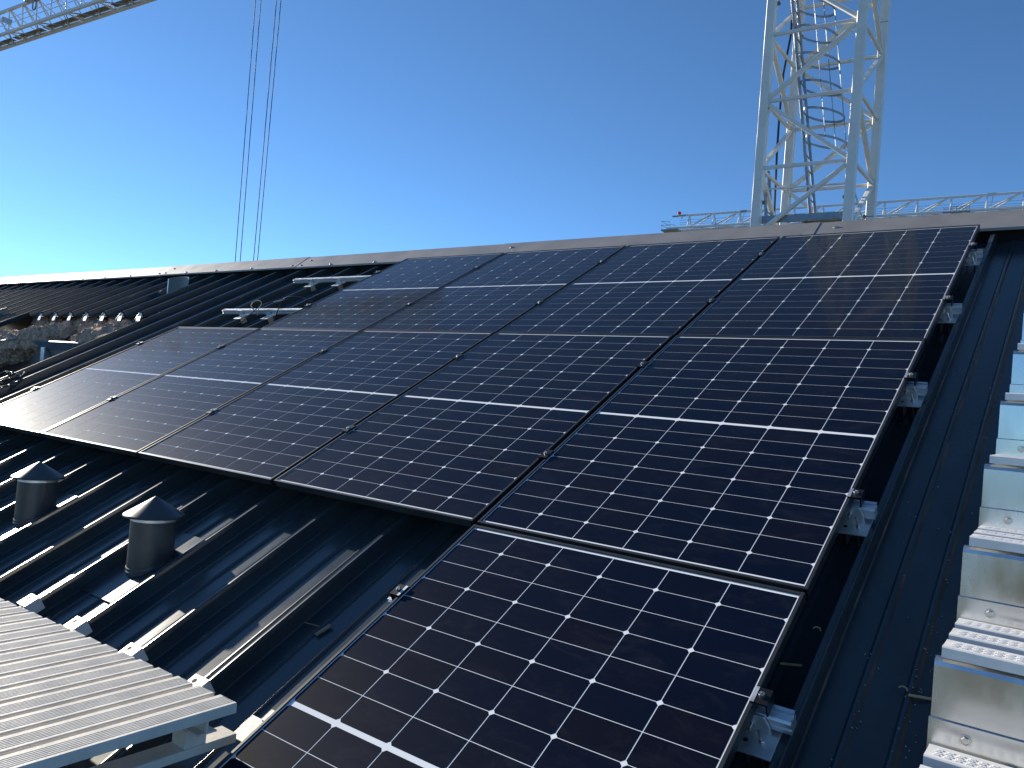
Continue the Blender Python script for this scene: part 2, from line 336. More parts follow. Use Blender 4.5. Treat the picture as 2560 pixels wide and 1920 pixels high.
# ------------------------------------------------------------------ solar panels
PW, PL, GU, G12, G23 = 1.134, 1.722, 0.0216, 0.0155, 0.0063
PU = PW + GU
LIP, FH = 0.0105, 0.030
fr = {}
def frame_piece(kind):
    b = MB()
    # frame section: outer face at 0, lip inward at the top
    sec = [(0, -FH), (0.028, -FH), (0.028, -FH + 0.0018), (0.0018, -FH + 0.0018), (0.0018, -0.0045), (LIP, -0.0045), (LIP, -0.0008), (LIP - 0.0010, 0), (0.0012, 0), (0, -0.0012)]
    if kind == 's': b.extrude(sec, (0, 0, 0), (0, 1, 0), (1, 0, 0), (0, 0, 1), PL)
    else: b.extrude(sec, (LIP + 0.0002, 0, 0), (1, 0, 0), (0, 1, 0), (0, 0, 1), PW - 2 * LIP - 0.0004)
    return b.mesh('frame_rail', M_frame)
fs_me, fe_me = frame_piece('s'), frame_piece('e')
bk = MB(); bk.box((LIP - 0.004, LIP - 0.004, -0.0046 - 0.004), (PW - LIP + 0.004, PL - LIP + 0.004, -0.0047)); bk_me = bk.mesh('backsheet', M_back)
jb = MB(); jb.box((PW/2 - 0.05, PL/2 - 0.03, -0.026), (PW/2 + 0.05, PL/2 + 0.03, -0.0090)); jb_me = jb.mesh('junction_box', M_black)
CW, CH, CG, VG, MIDG = 0.1811, 0.0905, 0.0033, 0.0022, 0.016
def cell_mesh(ch_top):
    """half-cut cell: corners chamfered on one long side only"""
    c = 0.0078; x, y = CW / 2, CH / 2; zt, zb = -0.0043, -0.0050
    if ch_top: o = [(-x, -y), (x, -y), (x, y - c), (x - c, y), (-x + c, y), (-x, y - c)]
    else: o = [(-x + c, -y), (x - c, -y), (x, -y + c), (x, y), (-x, y), (-x, -y + c)]
    b = MB(); k = 6
    b.add([(a, d, zt) for a, d in o] + [(a, d, zb) for a, d in o], [tuple(range(k))] + [(i, (i+1) % k, k + (i+1) % k, k + i) for i in range(k)])
    return b.mesh('solar_cell', M_cell)
cell_t, cell_b = cell_mesh(True), cell_mesh(False)
HALF = 9 * CH + 8 * VG
TOPM = (PL - 2 * HALF - MIDG) / 2
SX = (PW - 6 * CW - 5 * CG) / 2
def make_panel(u, v, label):
    p = rthing('solar_module', label, 'solar panel', u, v, 0, 'solar panels in three rows on the roof')
    inst(fs_me, 'frame_rail', p); inst(fs_me, 'frame_rail', p, (PW, PL, 0), (0, 0, math.pi))
    inst(fe_me, 'frame_rail', p); inst(fe_me, 'frame_rail', p, (PW, PL, 0), (0, 0, math.pi))
    inst(bk_me, 'backsheet', p); inst(jb_me, 'junction_box', p)
    for hf in (0, 1):
        for r in range(9):
            if hf == 0:                       # upper half, counted from its top
                d = TOPM + r * (CH + VG) + CH / 2; top = (r % 2 == 1)
            else:
                d = TOPM + HALF + MIDG + r * (CH + VG) + CH / 2; top = (r % 2 == 0)
            for c in range(6):
                inst(cell_t if top else cell_b, 'solar_cell', p, (SX + c * (CW + CG) + CW / 2, PL - d, 0))
    return p
names = {(1, 5): 'nearest solar panel at the bottom, alone in the lowest row and cut by the frame',
 (2, 1): 'leftmost panel of the middle row, pale with sky glare', (2, 2): 'second panel from the left in the middle row of five',
 (2, 3): 'centre panel of the middle row of five', (2, 4): 'fourth panel from the left in the middle row, its corner touching the lone lowest panel',
 (2, 5): 'rightmost panel of the middle row, dark, directly above the lone lowest panel',
 (3, 2): 'leftmost panel of the top row, beside the two bare rails', (3, 3): 'second panel from the left in the top row of four',
 (3, 4): 'third panel from the left in the top row of four', (3, 5): 'rightmost dark panel of the top row under the ridge'}
for (row, col), lab in names.items():
    u = (col - 5) * PU + (0.0046 if row == 3 else -0.0015 if row == 1 else 0)
    v = {1: -G12 - PL, 2: 0, 3: PL + G23}[row]
    make_panel(u, v, lab)

# ------------------------------------------------------------------ mounting rails with roof feet
rail_prof = [(-0.018, -0.040), (0.018, -0.040), (0.018, -0.030), (0.013, -0.027), (0.018, -0.022), (0.018, -0.010), (0.012, -0.006), (0.018, 0), (0.0075, 0), (0.0075, -0.009), (-0.0075, -0.009), (-0.0075, 0),
             (-0.018, 0), (-0.012, -0.006), (-0.018, -0.011), (-0.018, -0.022), (-0.013, -0.027), (-0.018, -0.030)]
def foot(parent, u):
    zc = WC + 0.03 - (-0.0)      # heights below are in rail coordinates (rail top = 0)
    base = WC + 0.0305           # rib crest in rail coordinates (rail top sits at w = -0.0305)
    b = MB(); b.box((u - 0.050, -0.092, base + 0.001), (u + 0.046, 0.012, base + 0.0065))
    b.extrude([(-0.048, 0), (0.026, 0), (0.026, 0.022), (0.014, 0.050), (-0.046, 0.050), (-0.048, 0.04)], (u, -0.0265, base + 0.0065), (0, 1, 0), (1, 0, 0), (0, 0, 1), 0.006)
    f = b.build('roof_foot', M_alu, parent, bevel=0.0012)
    b = MB(); b.hexbolt((u - 0.012, -0.0266, base + 0.034), (0, -1, 0), 0.0075, 0.007); b.lathe([(0.0036, 0), (0.0036, 0.022), (0.0001, 0.023)], (u - 0.012, -0.033, base + 0.034), (0, -1, 0.1), 10)
    b.hexbolt((u + 0.014, -0.052, base + 0.0066), (0, 0, 1), 0.0075, 0.007); b.lathe([(0.0034, 0), (0.0034, 0.026), (0.0001, 0.027)], (u + 0.014, -0.052, base + 0.012), (-0.25, 0.2, 1), 10)
    b.build('foot_bolt', M_bolt, f, True)
    b = MB(); b.lathe([(0.0001, 0.0002), (0.006, 0.0002), (0.006, 0.0)], (u - 0.022, -0.058, base + 0.0066), (0, 0, 1), 12); b.build('bolt_hole', M_dark, f)
    b = MB(); b.extrude([(-0.020, -0.055), (-0.015, -0.052), (-0.0145, -0.002), (0.0145, -0.002), (0.015, -0.052), (0.020, -0.055), (0.0175, -0.0), (-0.0175, 0.0)], (u, -0.070, base + 0.001), (0, 1, 0), (1, 0, 0), (0, 0, 1), 0.055)
    b.add([(u - 0.018, -0.108, base - 0.001), (u + 0.020, -0.078, base), (u + 0.012, -0.112, base - 0.03), (u - 0.002, -0.125, base - 0.042), (u - 0.012, -0.09, base - 0.02)], [(0, 1, 2, 3), (0, 3, 4)]) if False else None
    b.build('rib_clamp', M_brass, f)
def make_rail(v, ua, ub, label, feet):
    r = rthing('mounting_rail', label, 'mounting rail', 0, v, -0.0305, 'aluminium rails under the panels')
    b = MB(); b.extrude(rail_prof, (ua, 0, 0), (1, 0, 0), (0, 1, 0), (0, 0, 1), ub - ua); b.build('rail_profile', M_alu, r)
    for u in feet: foot(r, u)
RV = [-1.27, -0.40, 0.48, 1.35, 2.215, 3.05]
make_rail(RV[1], -0.062, 1.212, 'short aluminium rail with foot sticking out beside the lowest panel', [rib(0) - 0.055])
make_rail(RV[0], -0.062, 1.205, 'aluminium rail under the near end of the lowest panel', [rib(0) - 0.055])
make_rail(RV[2], -4.64, 1.200, 'lower aluminium rail under the middle row, silver end showing right', [rib(0) - 0.05])
make_rail(RV[3], -4.64, 1.200, 'upper aluminium rail under the middle row, silver end showing right', [rib(0) - 0.05])
make_rail(RV[4], -4.68, 1.205, 'aluminium rail bare on the left with cables over it, under the top row', [rib(0) - 0.05, rib(13), rib(14)])
make_rail(RV[5], -4.66, 1.195, 'topmost aluminium rail, bare on the left, nearest the ridge', [rib(0) - 0.05, rib(13), rib(14)])

def mk_mid():
    b = MB(); b.box((-0.019, -0.030, 0.0006), (0.019, 0.030, 0.0050)); b.box((-0.0085, -0.030, -0.029), (0.0085, 0.030, 0.0006)); body = b.mesh('clamp_body', M_black)
    b = MB(); b.lathe([(0.0001, 0.006), (0.003, 0.006), (0.0035, 0.008), (0.0065, 0.008), (0.0075, 0.004), (0.0075, 0.0)], (0, 0, 0.005), (0, 0, 1), 14); bolt = b.mesh('clamp_bolt', M_bolt, True)
    return body, bolt
mid_b, clamp_bolt = mk_mid()
def mk_end():
    b = MB(); b.extrude([(-0.010, 0.0006), (0.026, 0.0006), (0.026, -0.0295), (0.030, -0.0295), (0.030, 0.0050), (-0.010, 0.0050)], (0, -0.024, 0), (0, 1, 0), (1, 0, 0), (0, 0, 1), 0.048); body = b.mesh('clamp_body', M_black)
    b = MB(); b.box((-0.0098, -0.0236, 0.0052), (-0.0005, 0.0236, 0.0056)); lip = b.mesh('clamp_lip', M_alu)
    return body, lip
end_b, end_lip = mk_end()
def clamp(u, v, kind, label):
    rot = math.pi if kind == 'left' else 0
    c = rthing('panel_clamp', label, 'clamp', u, v, 0.0, 'black clamps holding the panels')
    if kind == 'mid': inst(mid_b, 'clamp_body', c); inst(clamp_bolt, 'clamp_bolt', c)
    else:
        inst(end_b, 'clamp_body', c, (0, 0, 0), (0, 0, rot)); inst(clamp_bolt, 'clamp_bolt', c, (0.012 * (1 if kind == 'right' else -1), 0, 0))
        inst(end_lip, 'clamp_lip', c, (0, 0, 0), (0, 0, rot))
rown = {1: 'lowest', 2: 'middle', 3: 'top'}
for row, cols, rails in ((2, (1, 2, 3, 4), (2, 3)), (3, (2, 3, 4), (4, 5))):
    for c in cols:
        for k, r in enumerate(rails):
            seam = {1: 'between its leftmost and second panels', 2: 'between its first and second panels' if row == 3 else 'between its second and third panels',
                    3: 'between its second and third panels' if row == 3 else 'between its third and fourth panels', 4: 'before its rightmost dark panel'}[c]
            clamp((c - 4) * PU - GU / 2, RV[r], 'mid', f'{("lower", "upper")[k]} black clamp in the {rown[row]} row, {seam}')
for row, r, nm in ((1, 1, ''), (2, 2, 'lower '), (2, 3, 'upper '), (3, 4, 'lower '), (3, 5, 'upper ')):
    clamp(PW + (0.0046 if row == 3 else 0), RV[r], 'right', f'{nm}black end clamp on the right edge of the {rown[row]} row')
for row, r, nm, u in ((1, 1, '', -0.0015), (2, 2, 'lower ', -4 * PU), (2, 3, 'upper ', -4 * PU), (3, 4, 'lower ', -3 * PU + 0.0046), (3, 5, 'upper ', -3 * PU + 0.0046)):
    clamp(u, RV[r], 'left', f'{nm}black end clamp on the left edge of the {rown[row]} row')

# ------------------------------------------------------------------ vents
def make_vent(u, v, label, sunny):
    t = rthing('roof_vent', label, 'roof vent', u, v, WP, 'pipe vents standing on the lower roof')
    R = 0.090; H = 0.205
    b = MB(); b.lathe([(R, -0.09), (R, H), (R - 0.003, H), (R - 0.003, -0.09)], (0, 0, 0), UPR, 48); b.build('pipe', M_vent, t, True)
    b = MB(); b.lathe([(R + 0.0015, 0), (R + 0.0015, 0.020), (R + 0.0005, 0.020), (R + 0.0005, 0)], UPR * (H - 0.019), UPR, 48); b.build('collar', M_alu, t, True)
    b = MB(); b.lathe([(0.0001, 0.082), (0.010, 0.0765), (0.120, 0.006), (0.123, 0.001), (0.121, -0.003), (0.112, 0.002), (0.0001, 0.066)], UPR * H, UPR, 48); cp = b.build('cone_cap', M_vent, t, True)
    # base plate dressed up to the pipe
    b = MB(); b.lathe([(R + 0.008, 0.000), (R + 0.003, 0.004), (R + 0.0008, 0.012), (R - 0.01, 0.02)], (0, 0, 0.006), UPR * 0.35 + Vector((0, 0, 0.65)), 40); b.build('boot', M_vent, t, True)
    b = MB(); x0 = rib(7) + 0.028 - (-1.41); b.extrude([(-0.165, 0), (0.165, 0), (0.168, 0.004), (0.165, 0.0078), (-0.165, 0.0078), (-0.168, 0.004)], (0, -0.235, 0.0), (0, 1, 0), (1, 0, 0), (0, 0, 1), 0.44); b.build('base_plate', M_roof, t, True)
    return t
vm = (rib(7) + rib(6)) / 2
make_vent(vm - 0.03, -0.505, 'dark pipe vent with cone cap, the right one, nearer the walkway and panels', 0)
make_vent(vm - 3 * 0.3945 - 0.03, -0.475, 'dark pipe vent with cone cap, the left one, at the left edge of the picture', 1)

# ------------------------------------------------------------------ level plank walkway, lower left
wk = thing('plank_walkway', 'grey ribbed aluminium plank walkway on beams at lower left', 'walkway', RW(-0.022, -0.991, 0.088))
def plank_mesh(Lp, W=0.078, H=0.026):
    q = [(0, -H), (0, -0.003), (-0.003, 0)]
    x = -0.013
    for k in range(6):
        q += [(x, 0), (x - 0.0014, -0.0014), (x - 0.0034, -0.0014), (x - 0.0048, 0)]; x -= 0.0082
    q += [(-W + 0.003, 0), (-W, -0.003), (-W, -H), (-W + 0.003, -H), (-W + 0.003, -0.006), (-0.003, -0.006), (-0.003, -H)]
    b = MB(); b.extrude(q, (0, 0, 0), (0, -1, 0), (1, 0, 0), (0, 0, 1), Lp); return b.mesh('plank', M_plank)
pm = plank_mesh(0.66)
PP = 0.0998
for k in range(24):
    o = inst(pm, 'plank', wk, (-k * PP, -0.0012 * k, -0.0025 * k))
def walk_beam(y):
    b = MB(); h = 0.052
    b.extrude([(-0.022, -h), (0.030, -h), (0.030, -h + 0.004), (0.004, -h + 0.006), (0.004, -0.006), (0.018, -0.004), (0.018, 0), (-0.022, 0), (-0.022, -0.004), (-0.002, -0.006), (-0.002, -h + 0.006), (-0.022, -h + 0.004)],
              (-0.040, y, -0.0268), (-1, 0, -0.0250), (0, 1, 0), (0, 0, 1), 2.3)
    b.build('support_beam', M_plank, wk)
walk_beam(-0.055); walk_beam(-0.43)
# saddle brackets on the rib crests at the walkway's upper edge
inv_l = Matrix.Identity(4)
def saddle(n):
    u = rib(n); b = MB(); c = RW(u, -0.895, WC) - Vector(wk.location)
    Rm = Matrix.Translation(c) @ MR
    b.box((-0.056, -0.044, 0.004), (0.018, 0.016, 0.008), Rm); b.box((0.0145, -0.050, -0.045), (0.018, 0.016, 0.004), Rm); b.box((-0.020, -0.050, -0.040), (-0.0165, 0.016, 0.004), Rm)
    o = b.build('saddle_bracket', M_tread, wk, bevel=0.001)
    h = MB(); h.lathe([(0.0001, 0.0006), (0.0085, 0.0006), (0.009, 0)], Rm @ Vector((-0.032, -0.006, 0.0081)), MR.to_3x3() @ Vector((0, 0, 1)), 14); h.build('slot', M_dark, o)
for n in (4, 5, 6, 7): saddle(n)
# flat bar carrying the walkway's near end, running on under the nearest panel
b = MB(); b.box((-0.155, -0.95, -0.150), (-0.085, 0.07, -0.126)); b.build('cross_bar', M_plank, wk, bevel=0.0015)
for yy in (-0.055, -0.43):
    b = MB(); b.box((-0.150, yy - 0.026, -0.1258), (-0.090, yy + 0.034, -0.0800)); b.build('beam_shoe', M_plank, wk)
b = MB(); c = RW(-0.10, -0.96, -0.080) - Vector(wk.location); b.box((-0.060, -0.03, -0.012), (0.015, 0.050, -0.008), Matrix.Translation(c) @ MR); b.box((-0.012, 0.045, -0.008), (0.02, 0.085, -0.002), Matrix.Translation(c) @ MR); b.build('end_tab', M_plank, wk, bevel=0.001)

# ------------------------------------------------------------------ roof stairs, right
st = thing('roof_stairs', 'silver aluminium roof stairs with ribbed treads and plate risers at the right edge', 'stairs', RW(1.478, -0.209, 0.097))
SW = 0.78; STEP = Vector((0, 0.42 * math.cos(TH), 0.42 * math.sin(TH))); DEP, RIS = STEP.y, STEP.z
SLW, SLH, SLP = 0.078, 0.024, 0.1335
def slat_mesh():
    q = [(0, -SLH), (0, -0.003), (0.003, 0)]
    q += [(0.014, 0), (0.0155, -0.0010), (0.0625, -0.0010), (0.064, 0)]
    q += [(SLW - 0.003, 0), (SLW, -0.003), (SLW, -SLH), (SLW - 0.003, -SLH), (SLW - 0.003, -0.006), (0.003, -0.006), (0.003, -SLH)]
    b = MB(); b.extrude(q, (0, 0, 0), (1, 0, 0), (0, 1, 0), (0, 0, 1), SW); return b.mesh('tread_slat', M_tread)
slat = slat_mesh()
d = MB()                                           # raised grip bumps across the slat
for i in range(38):
    for j in range(4):
        x = 0.014 + i * 0.0198; y = 0.0185 + j * 0.0112
        d.extrude([(0, 0), (0.0125, 0), (0.011, 0.0016), (0.0015, 0.0016)], (x + (0.004 if j % 2 else 0), y, -0.0010), (0, 1, 0), (1, 0, 0), (0, 0, 1), 0.0062)
grip = d.mesh('grip_bumps', M_tread)
bolt = MB(); bolt.hexbolt((0, 0, 0), (0, -1, 0), 0.009, 0.006); bolt.lathe([(0.012, 0), (0.012, 0.0015), (0.0001, 0.0015)], (0, 0, 0), (0, -1, 0), 14); bolt_me = bolt.mesh('riser_bolt', M_bolt)
for k in range(-3, 9):
    p = STEP * k
    for s_ in range(3):
        o = inst(slat, 'tread_slat', st, p + Vector((-0.004 * s_ + 0.004, 0.003 + s_ * SLP, 0)))
        gme = inst(grip, 'grip_bumps', o); gme['kind'] = 'stuff'
    # riser below this nosing: plate with rolled top and a lower flange
    b = MB(); q = [(0.028, -SLH - 0.003), (0.010, -SLH - 0.004), (0.003, -SLH - 0.009), (0.0, -SLH - 0.018), (-0.001, -RIS + 0.052), (0.002, -RIS + 0.052), (0.003, -SLH - 0.018), (0.006, -SLH - 0.011), (0.012, -SLH - 0.007), (0.028, -SLH - 0.006)]
    b.extrude(q, p + Vector((-0.008, 0, 0)), (1, 0, 0), (0, 1, 0), (0, 0, 1), SW + 0.01); rp = b.build('riser_plate', M_riser, st)
    b = MB(); b.extrude([(-0.006, -RIS - 0.035), (-0.0055, -RIS + 0.050), (-0.003, -RIS + 0.0525), (-0.003, -RIS - 0.035)], p + Vector((-0.011, 0, 0)), (1, 0, 0), (0, 1, 0), (0, 0, 1), SW + 0.01); fl = b.build('riser_flange', M_riser, st)
    for x in (0.06, 0.40, 0.72): inst(bolt_me, 'riser_bolt', fl, p + Vector((x, -0.0062, -RIS + 0.022)))
for x in (0.16, 0.62):                             # sloping stringers under the treads
    b = MB(); b.bar(-STEP * 3.6 + Vector((x, 0.17, -0.200)), STEP * 8.6 + Vector((x, 0.17, -0.200)), 0.05, 0.04); b.build('stringer', M_galv, st)

# ------------------------------------------------------------------ cables on the roof
def cable(pts, r, label, name='solar_cable', n=7, m=M_cable, sub=6):
    P = [RW(*p) for p in pts]; out = []
    for i in range(len(P) - 1):
        a, b_, c, e = P[max(i-1, 0)], P[i], P[i+1], P[min(i+2, len(P)-1)]
        for k in range(sub):
            t = k / sub; out.append(0.5 * ((2*b_) + (c - a)*t + (2*a - 5*b_ + 4*c - e)*t*t + (-a + 3*b_ - 3*c + e)*t*t*t))
    out.append(P[-1]); b = MB(); b.tube(out, r, n); o = b.build(name, m, None, True)
    return tag(o, label, 'cable', 'loose cables on the roof')
cable([(-3.90, 2.12, WP + 0.01), (-3.86, 2.17, -0.06), (-3.75, 2.21, 0.06), (-3.60, 2.26, 0.06), (-3.50, 2.30, 0.0), (-3.42, 2.32, -0.05)], 0.0045, 'black cable arching over the bare rail into the top row')
cable([(-4.38, 2.02, WP + 0.01), (-4.26, 2.11, -0.09), (-4.15, 2.20, -0.02), (-4.05, 2.25, 0.01), (-3.98, 2.28, 0.012)], 0.004, 'black cable with plug lying across the bare rail')
cable([(-4.20, 2.20, -0.028), (-4.23, 2.21, 0.005), (-4.20, 2.23, 0.035), (-4.14, 2.24, 0.04), (-4.10, 2.23, 0.02), (-4.12, 2.20, -0.02), (-4.10, 2.15, -0.06)], 0.0045, 'pale curled cable loop standing on the bare rail', m=M_straw)
b = MB(); b.tube([RW(-3.99, 2.275, 0.012), RW(-3.94, 2.29, 0.014), RW(-3.88, 2.31, 0.018)], [0.007, 0.008, 0.005], 8); tag(b.build('cable_connector', M_bolt), 'silver plug at the end of the cable on the bare rail', 'connector')
pts = []
for i in range(46):
    a = i * 0.62; rr = 0.115 + 0.03 * math.sin(i * 1.7); pts.append((-5.66 + 0.11 * math.sin(i * 0.37) + rr * math.cos(a), 0.60 + rr * 1.3 * math.sin(a), WP + 0.02 + 0.05 * abs(math.sin(i * 0.9)) + 0.0015 * i))
cable(pts, 0.006, 'tangled coil of glossy black cable at the left edge beside the panels', 'cable_coil', sub=4)

# ------------------------------------------------------------------ debris
def straw(a, b_, wd, label):
    q = MB(); q.bar(RW(*a), RW(*b_), wd, 0.004, up=MR.to_3x3() @ Vector((0, 0, 1))); tag(q.build('straw_strip', M_straw), label, 'offcut', 'straw coloured strips lying on the roof')
straw((1.093, -0.142, WP + 0.008), (1.146, -0.130, WP + 0.009), 0.006, 'straw coloured strip lying between panel and rib')
straw((1.398, -0.137, WP + 0.011), (1.462, -0.122, WP + 0.004), 0.006, 'straw coloured strip lying against the stairs')
def peel(u, v, w_, label):
    q = MB(); q.tube([RW(u + 0.010 * math.cos(t), v + 0.008 * math.sin(t), w_ + 0.004 * math.sin(t) + 0.003) for t in [i * 0.4 for i in range(8)]], 0.0018, 6)
    tag(q.build('metal_curl', M_straw, None, True), label, 'offcut', 'curled drill shavings on the roof')
peel(1.158, -0.03, WC - 0.02, 'tiny pale curl on the rib beside the lowest panel'); peel(1.383, -0.125, WP + 0.007, 'tiny pale curl on the roof pan near the stairs')
q = MB()
for i in range(80):
    c = random.random()
    u = random.choice((1.300, 1.408, 1.418, 1.424)) + random.gauss(0, 0.013) if c < 0.7 else random.uniform(1.24, 1.47)
    v = random.gauss(-0.15, 0.22) if c < 0.6 else random.uniform(-0.6, 1.6); s_ = random.uniform(0.0010, 0.0024); p = RW(u, v, WP + 0.0085 if abs(u - 1.399) < 0.014 or abs(u - 1.298) < 0.014 else WP + 0.002)
    q.bar(p, p + Vector((random.uniform(-1, 1), random.uniform(-1, 1), 0.3)).normalized() * s_ * 2.2, s_, s_ * 0.6)
o = q.build('metal_swarf', M_swarf); o['kind'] = 'stuff'; o['label'] = 'pale specks of drill swarf scattered on the dark roof beside the stairs'
q = MB(); q.bar(RW(-0.316, -0.552, WP + 0.008), RW(-0.300, -0.498, WP + 0.010), 0.016, 0.006, up=(0, 0, 1)); tag(q.build('brown_offcut', M_twig), 'small brown offcut lying on the dark roof left of the lowest panel', 'offcut')
q = MB(); q.bar(RW(-0.412, -0.520, WP + 0.006), RW(-0.328, -0.512, WP + 0.004), 0.003, 0.003); tag(q.build('thin_twig', M_twig), 'thin brown twig lying on the dark roof left of the lowest panel', 'twig')

# ------------------------------------------------------------------ tower crane mast behind the ridge
fh = Vector((cf.x, cf.y, 0)).normalized(); rh = Vector((fh.y, -fh.x, 0))
def CL(x, d, z): return Vector((CP.x, CP.y, 0)) + rh * x + fh * d + Vector((0, 0, CP.z + z))   # level camera-centred measure to world
D = 13.4; MZ = CP.z + 0.31
FR = CL(0.413 * D, D, 0); FL = CL(0.3136 * D, 1.065 * D, 0); BR = CL(0.484 * D, 1.095 * D, 0); BL = CL(0.3846 * D, 1.160 * D, 0)
for p in (FR, FL, BR, BL): p.z = 0
mc = (FR + FL + BR + BL) / 4
crane = thing('crane_mast', 'white lattice tower crane mast with caged ladder behind the ridge', 'crane', (mc.x, mc.y, -9))
O = Vector(crane.location); ez_ = Vector((0, 0, 1))
def at(p, z): return Vector((p.x - O.x, p.y - O.y, z - O.z))
node = [MZ + 5.57 + 1.236 * k for k in range(-11, 7)]
ZT = node[-1]
ax = (FR - FL).normalized(); ay = (BL - FL).normalized()
for p, a, b_ in ((FL, ax, ay), (FR, -ax, ay), (BL, ax, -ay), (BR, -ax, -ay)):
    b = MB(); q = p - a * 0.07 - b_ * 0.07
    b.extrude([(0.008, 0), (0.142, 0), (0.150, 0.008), (0.150, 0.142), (0.142, 0.150), (0.008, 0.150), (0, 0.142), (0, 0.008)], at(q, -9), (0, 0, 1), a, b_, ZT + 9); b.build('leg', M_crane, crane)
    for zz in [node[i] - 0.62 for i in range(1, len(node), 3)]:
        b = MB(); c = at(p - a * 0.07 + b_ * 0.07, zz); b.lathe([(0.0001, 0.02), (0.035, 0.02), (0.035, -0.02), (0.0001, -0.02)], c + a * 0.17, a.cross(ez_), 10); b.bar(c, c + a * 0.17, 0.02); b.build('pin_lug', M_grate, crane, True)
faces = [(FL, FR, ay, 1), (BL, BR, -ay, 0), (FL, BL, ax, 1), (FR, BR, -ax, 1)]
for i, z in enumerate(node):
    for p, q, inn, ph in faces:
        e = (q - p).normalized()
        b = MB(); b.bar(at(p + inn * 0.0, z) + e * 0.06, at(q + inn * 0.0, z) - e * 0.06, 0.056, 0.060); b.build('horizontal_brace', M_crane, crane)
        if i + 1 < len(node):
            k = i - 11   # bay starting at node 5.53 has k = 0
            if (p, q) == (FL, FR): rise = (k % 2 == 0)
            elif (p, q) == (BL, BR): rise = (k % 2 == 1)
            elif (p, q) == (FL, BL): rise = (k % 2 == 1)
            else: rise = (k % 2 == 0)
            s_, t_ = (p, q) if rise else (q, p)
            dd = (t_ - s_).normalized()
            b = MB(); b.bar(at(s_ + inn * 0.012, z + 0.05) + dd * 0.07, at(t_ + inn * 0.012, node[i+1] - 0.05) - dd * 0.07, 0.068, 0.085, up=inn); b.build('diagonal_brace', M_crane, crane)
# ladder, leaning, with safety cage
LB = CL(0.3715 * 1.10 * D, 1.10 * D, 0); lb = Vector((LB.x, LB.y, 0)); lt = CL(0.322 * 1.10 * D, 1.10 * D, 0)
zb, ztp = MZ + 3.30, MZ + 7.9
la = ay * 0.36 + fh * 0.0
lean = (Vector((lt.x, lt.y, ztp)) - Vector((lb.x, lb.y, zb)))
b1 = at(lb, zb)
for sgn in (-0.5, 0.5):
    b = MB(); b.bar(b1 + la * sgn, b1 + la * sgn + lean * 1.5, 0.045, 0.060); b.build('ladder_rail', M_galv, crane)
for k in range(26):
    c = b1 + lean.normalized() * (0.28 * k + 0.1); b = MB(); b.tube([c - la * 0.5, c + la * 0.5], 0.014, 6); b.build('ladder_rung', M_galv, crane)
cd = rh
def cage_pt(c, t, r=0.40): return c + cd * (r * 0.92 - math.cos(t) * r) + ay.normalized() * (math.sin(t) * r)
def flat_ring(c, r=0.40, hgt=0.045):
    b = MB(); vs = []; n = 26
    for i in range(n + 1):
        t = math.radians(28) + (2 * math.pi - math.radians(56)) * i / n
        for rr in (r, r - 0.006):
            for dz in (-hgt / 2, hgt / 2): vs.append(cage_pt(c, t, rr) + Vector((0, 0, dz)))
    fs = []
    for i in range(n):
        k = i * 4; fs += [(k, k+4, k+5, k+1), (k+2, k+3, k+7, k+6), (k+1, k+5, k+7, k+3), (k, k+2, k+6, k+4)]
    b.add(vs, fs); b.build('cage_hoop', M_galv, crane, True)
for k in range(8):
    z = MZ + 5.10 + 0.512 * k; f_ = (z - zb) / (ztp - zb); flat_ring(b1 + lean * f_)
for t in (105, 180, 255):
    t = math.radians(t); p0 = b1 + lean * ((MZ + 5.10 - zb) / (ztp - zb)); p1 = b1 + lean * ((MZ + 8.3 - zb) / (ztp - zb))
    b = MB(); b.bar(cage_pt(p0, t, 0.393), cage_pt(p1, t, 0.393), 0.035, 0.008, up=cd); b.build('cage_bar', M_galv, crane)
# second ladder stub, platform
sb = CL(0.3170 * 1.10 * D, 1.10 * D, 0); s0 = at(Vector((sb.x, sb.y, 0)), MZ + 2.9); s1 = s0 + Vector((0, 0, 1.75)) - rh * 0.22
for sgn in (-0.5, 0.5):
    b = MB(); b.bar(s0 + la * sgn, s1 + la * sgn + Vector((0, 0, -0.15 if sgn > 0 else 0.1)), 0.045, 0.055); b.build('ladder_rail', M_galv, crane)
for k in range(5):
    c = s0 + (s1 - s0).normalized() * (0.28 * k + 0.2); b = MB(); b.tube([c - la * 0.5, c + la * 0.5], 0.013, 6); b.build('ladder_rung', M_galv, crane)
pz_ = MZ + 3.40
def pf(a, b_, z=pz_): return at(FL + (FR - FL) * a + (BL - FL) * b_, z)
for p0, p1, hh in (((0.05, 0.06), (0.96, 0.06), 0.13), ((0.05, 0.94), (0.96, 0.94), 0.13), ((0.05, 0.085), (0.05, 0.915), 0.10), ((0.96, 0.085), (0.96, 0.915), 0.10), ((0.48, 0.085), (0.48, 0.915), 0.10)):
    b = MB(); b.bar(pf(*p0), pf(*p1), 0.04, hh); b.build('platform_beam', M_galv, crane)
b = MB()
for i in range(34):
    a = 0.49 + 0.46 * i / 33
    if i % 11 in (9, 10): b.bar(pf(a, 0.08, pz_ + 0.03), pf(a, 0.92, pz_ + 0.03), 0.025, 0.02)
    else: b.bar(pf(a, 0.08, pz_ + 0.03), pf(a, 0.92, pz_ + 0.03), 0.012, 0.02)
for b_ in (0.09, 0.36, 0.63, 0.91): b.bar(pf(0.49, b_, pz_ + 0.035), pf(0.95, b_, pz_ + 0.035), 0.06, 0.015)
b.build('platform_grating', M_grate, crane)
b = MB(); b.bar(pf(0.02, 0.10, MZ + 3.98), pf(0.98, 0.10, MZ + 3.98), 0.03); b.bar(pf(0.99, 0.10, MZ + 3.98), pf(0.99, 0.92, MZ + 3.35), 0.025); b.build('guard_rail', M_jib, crane)
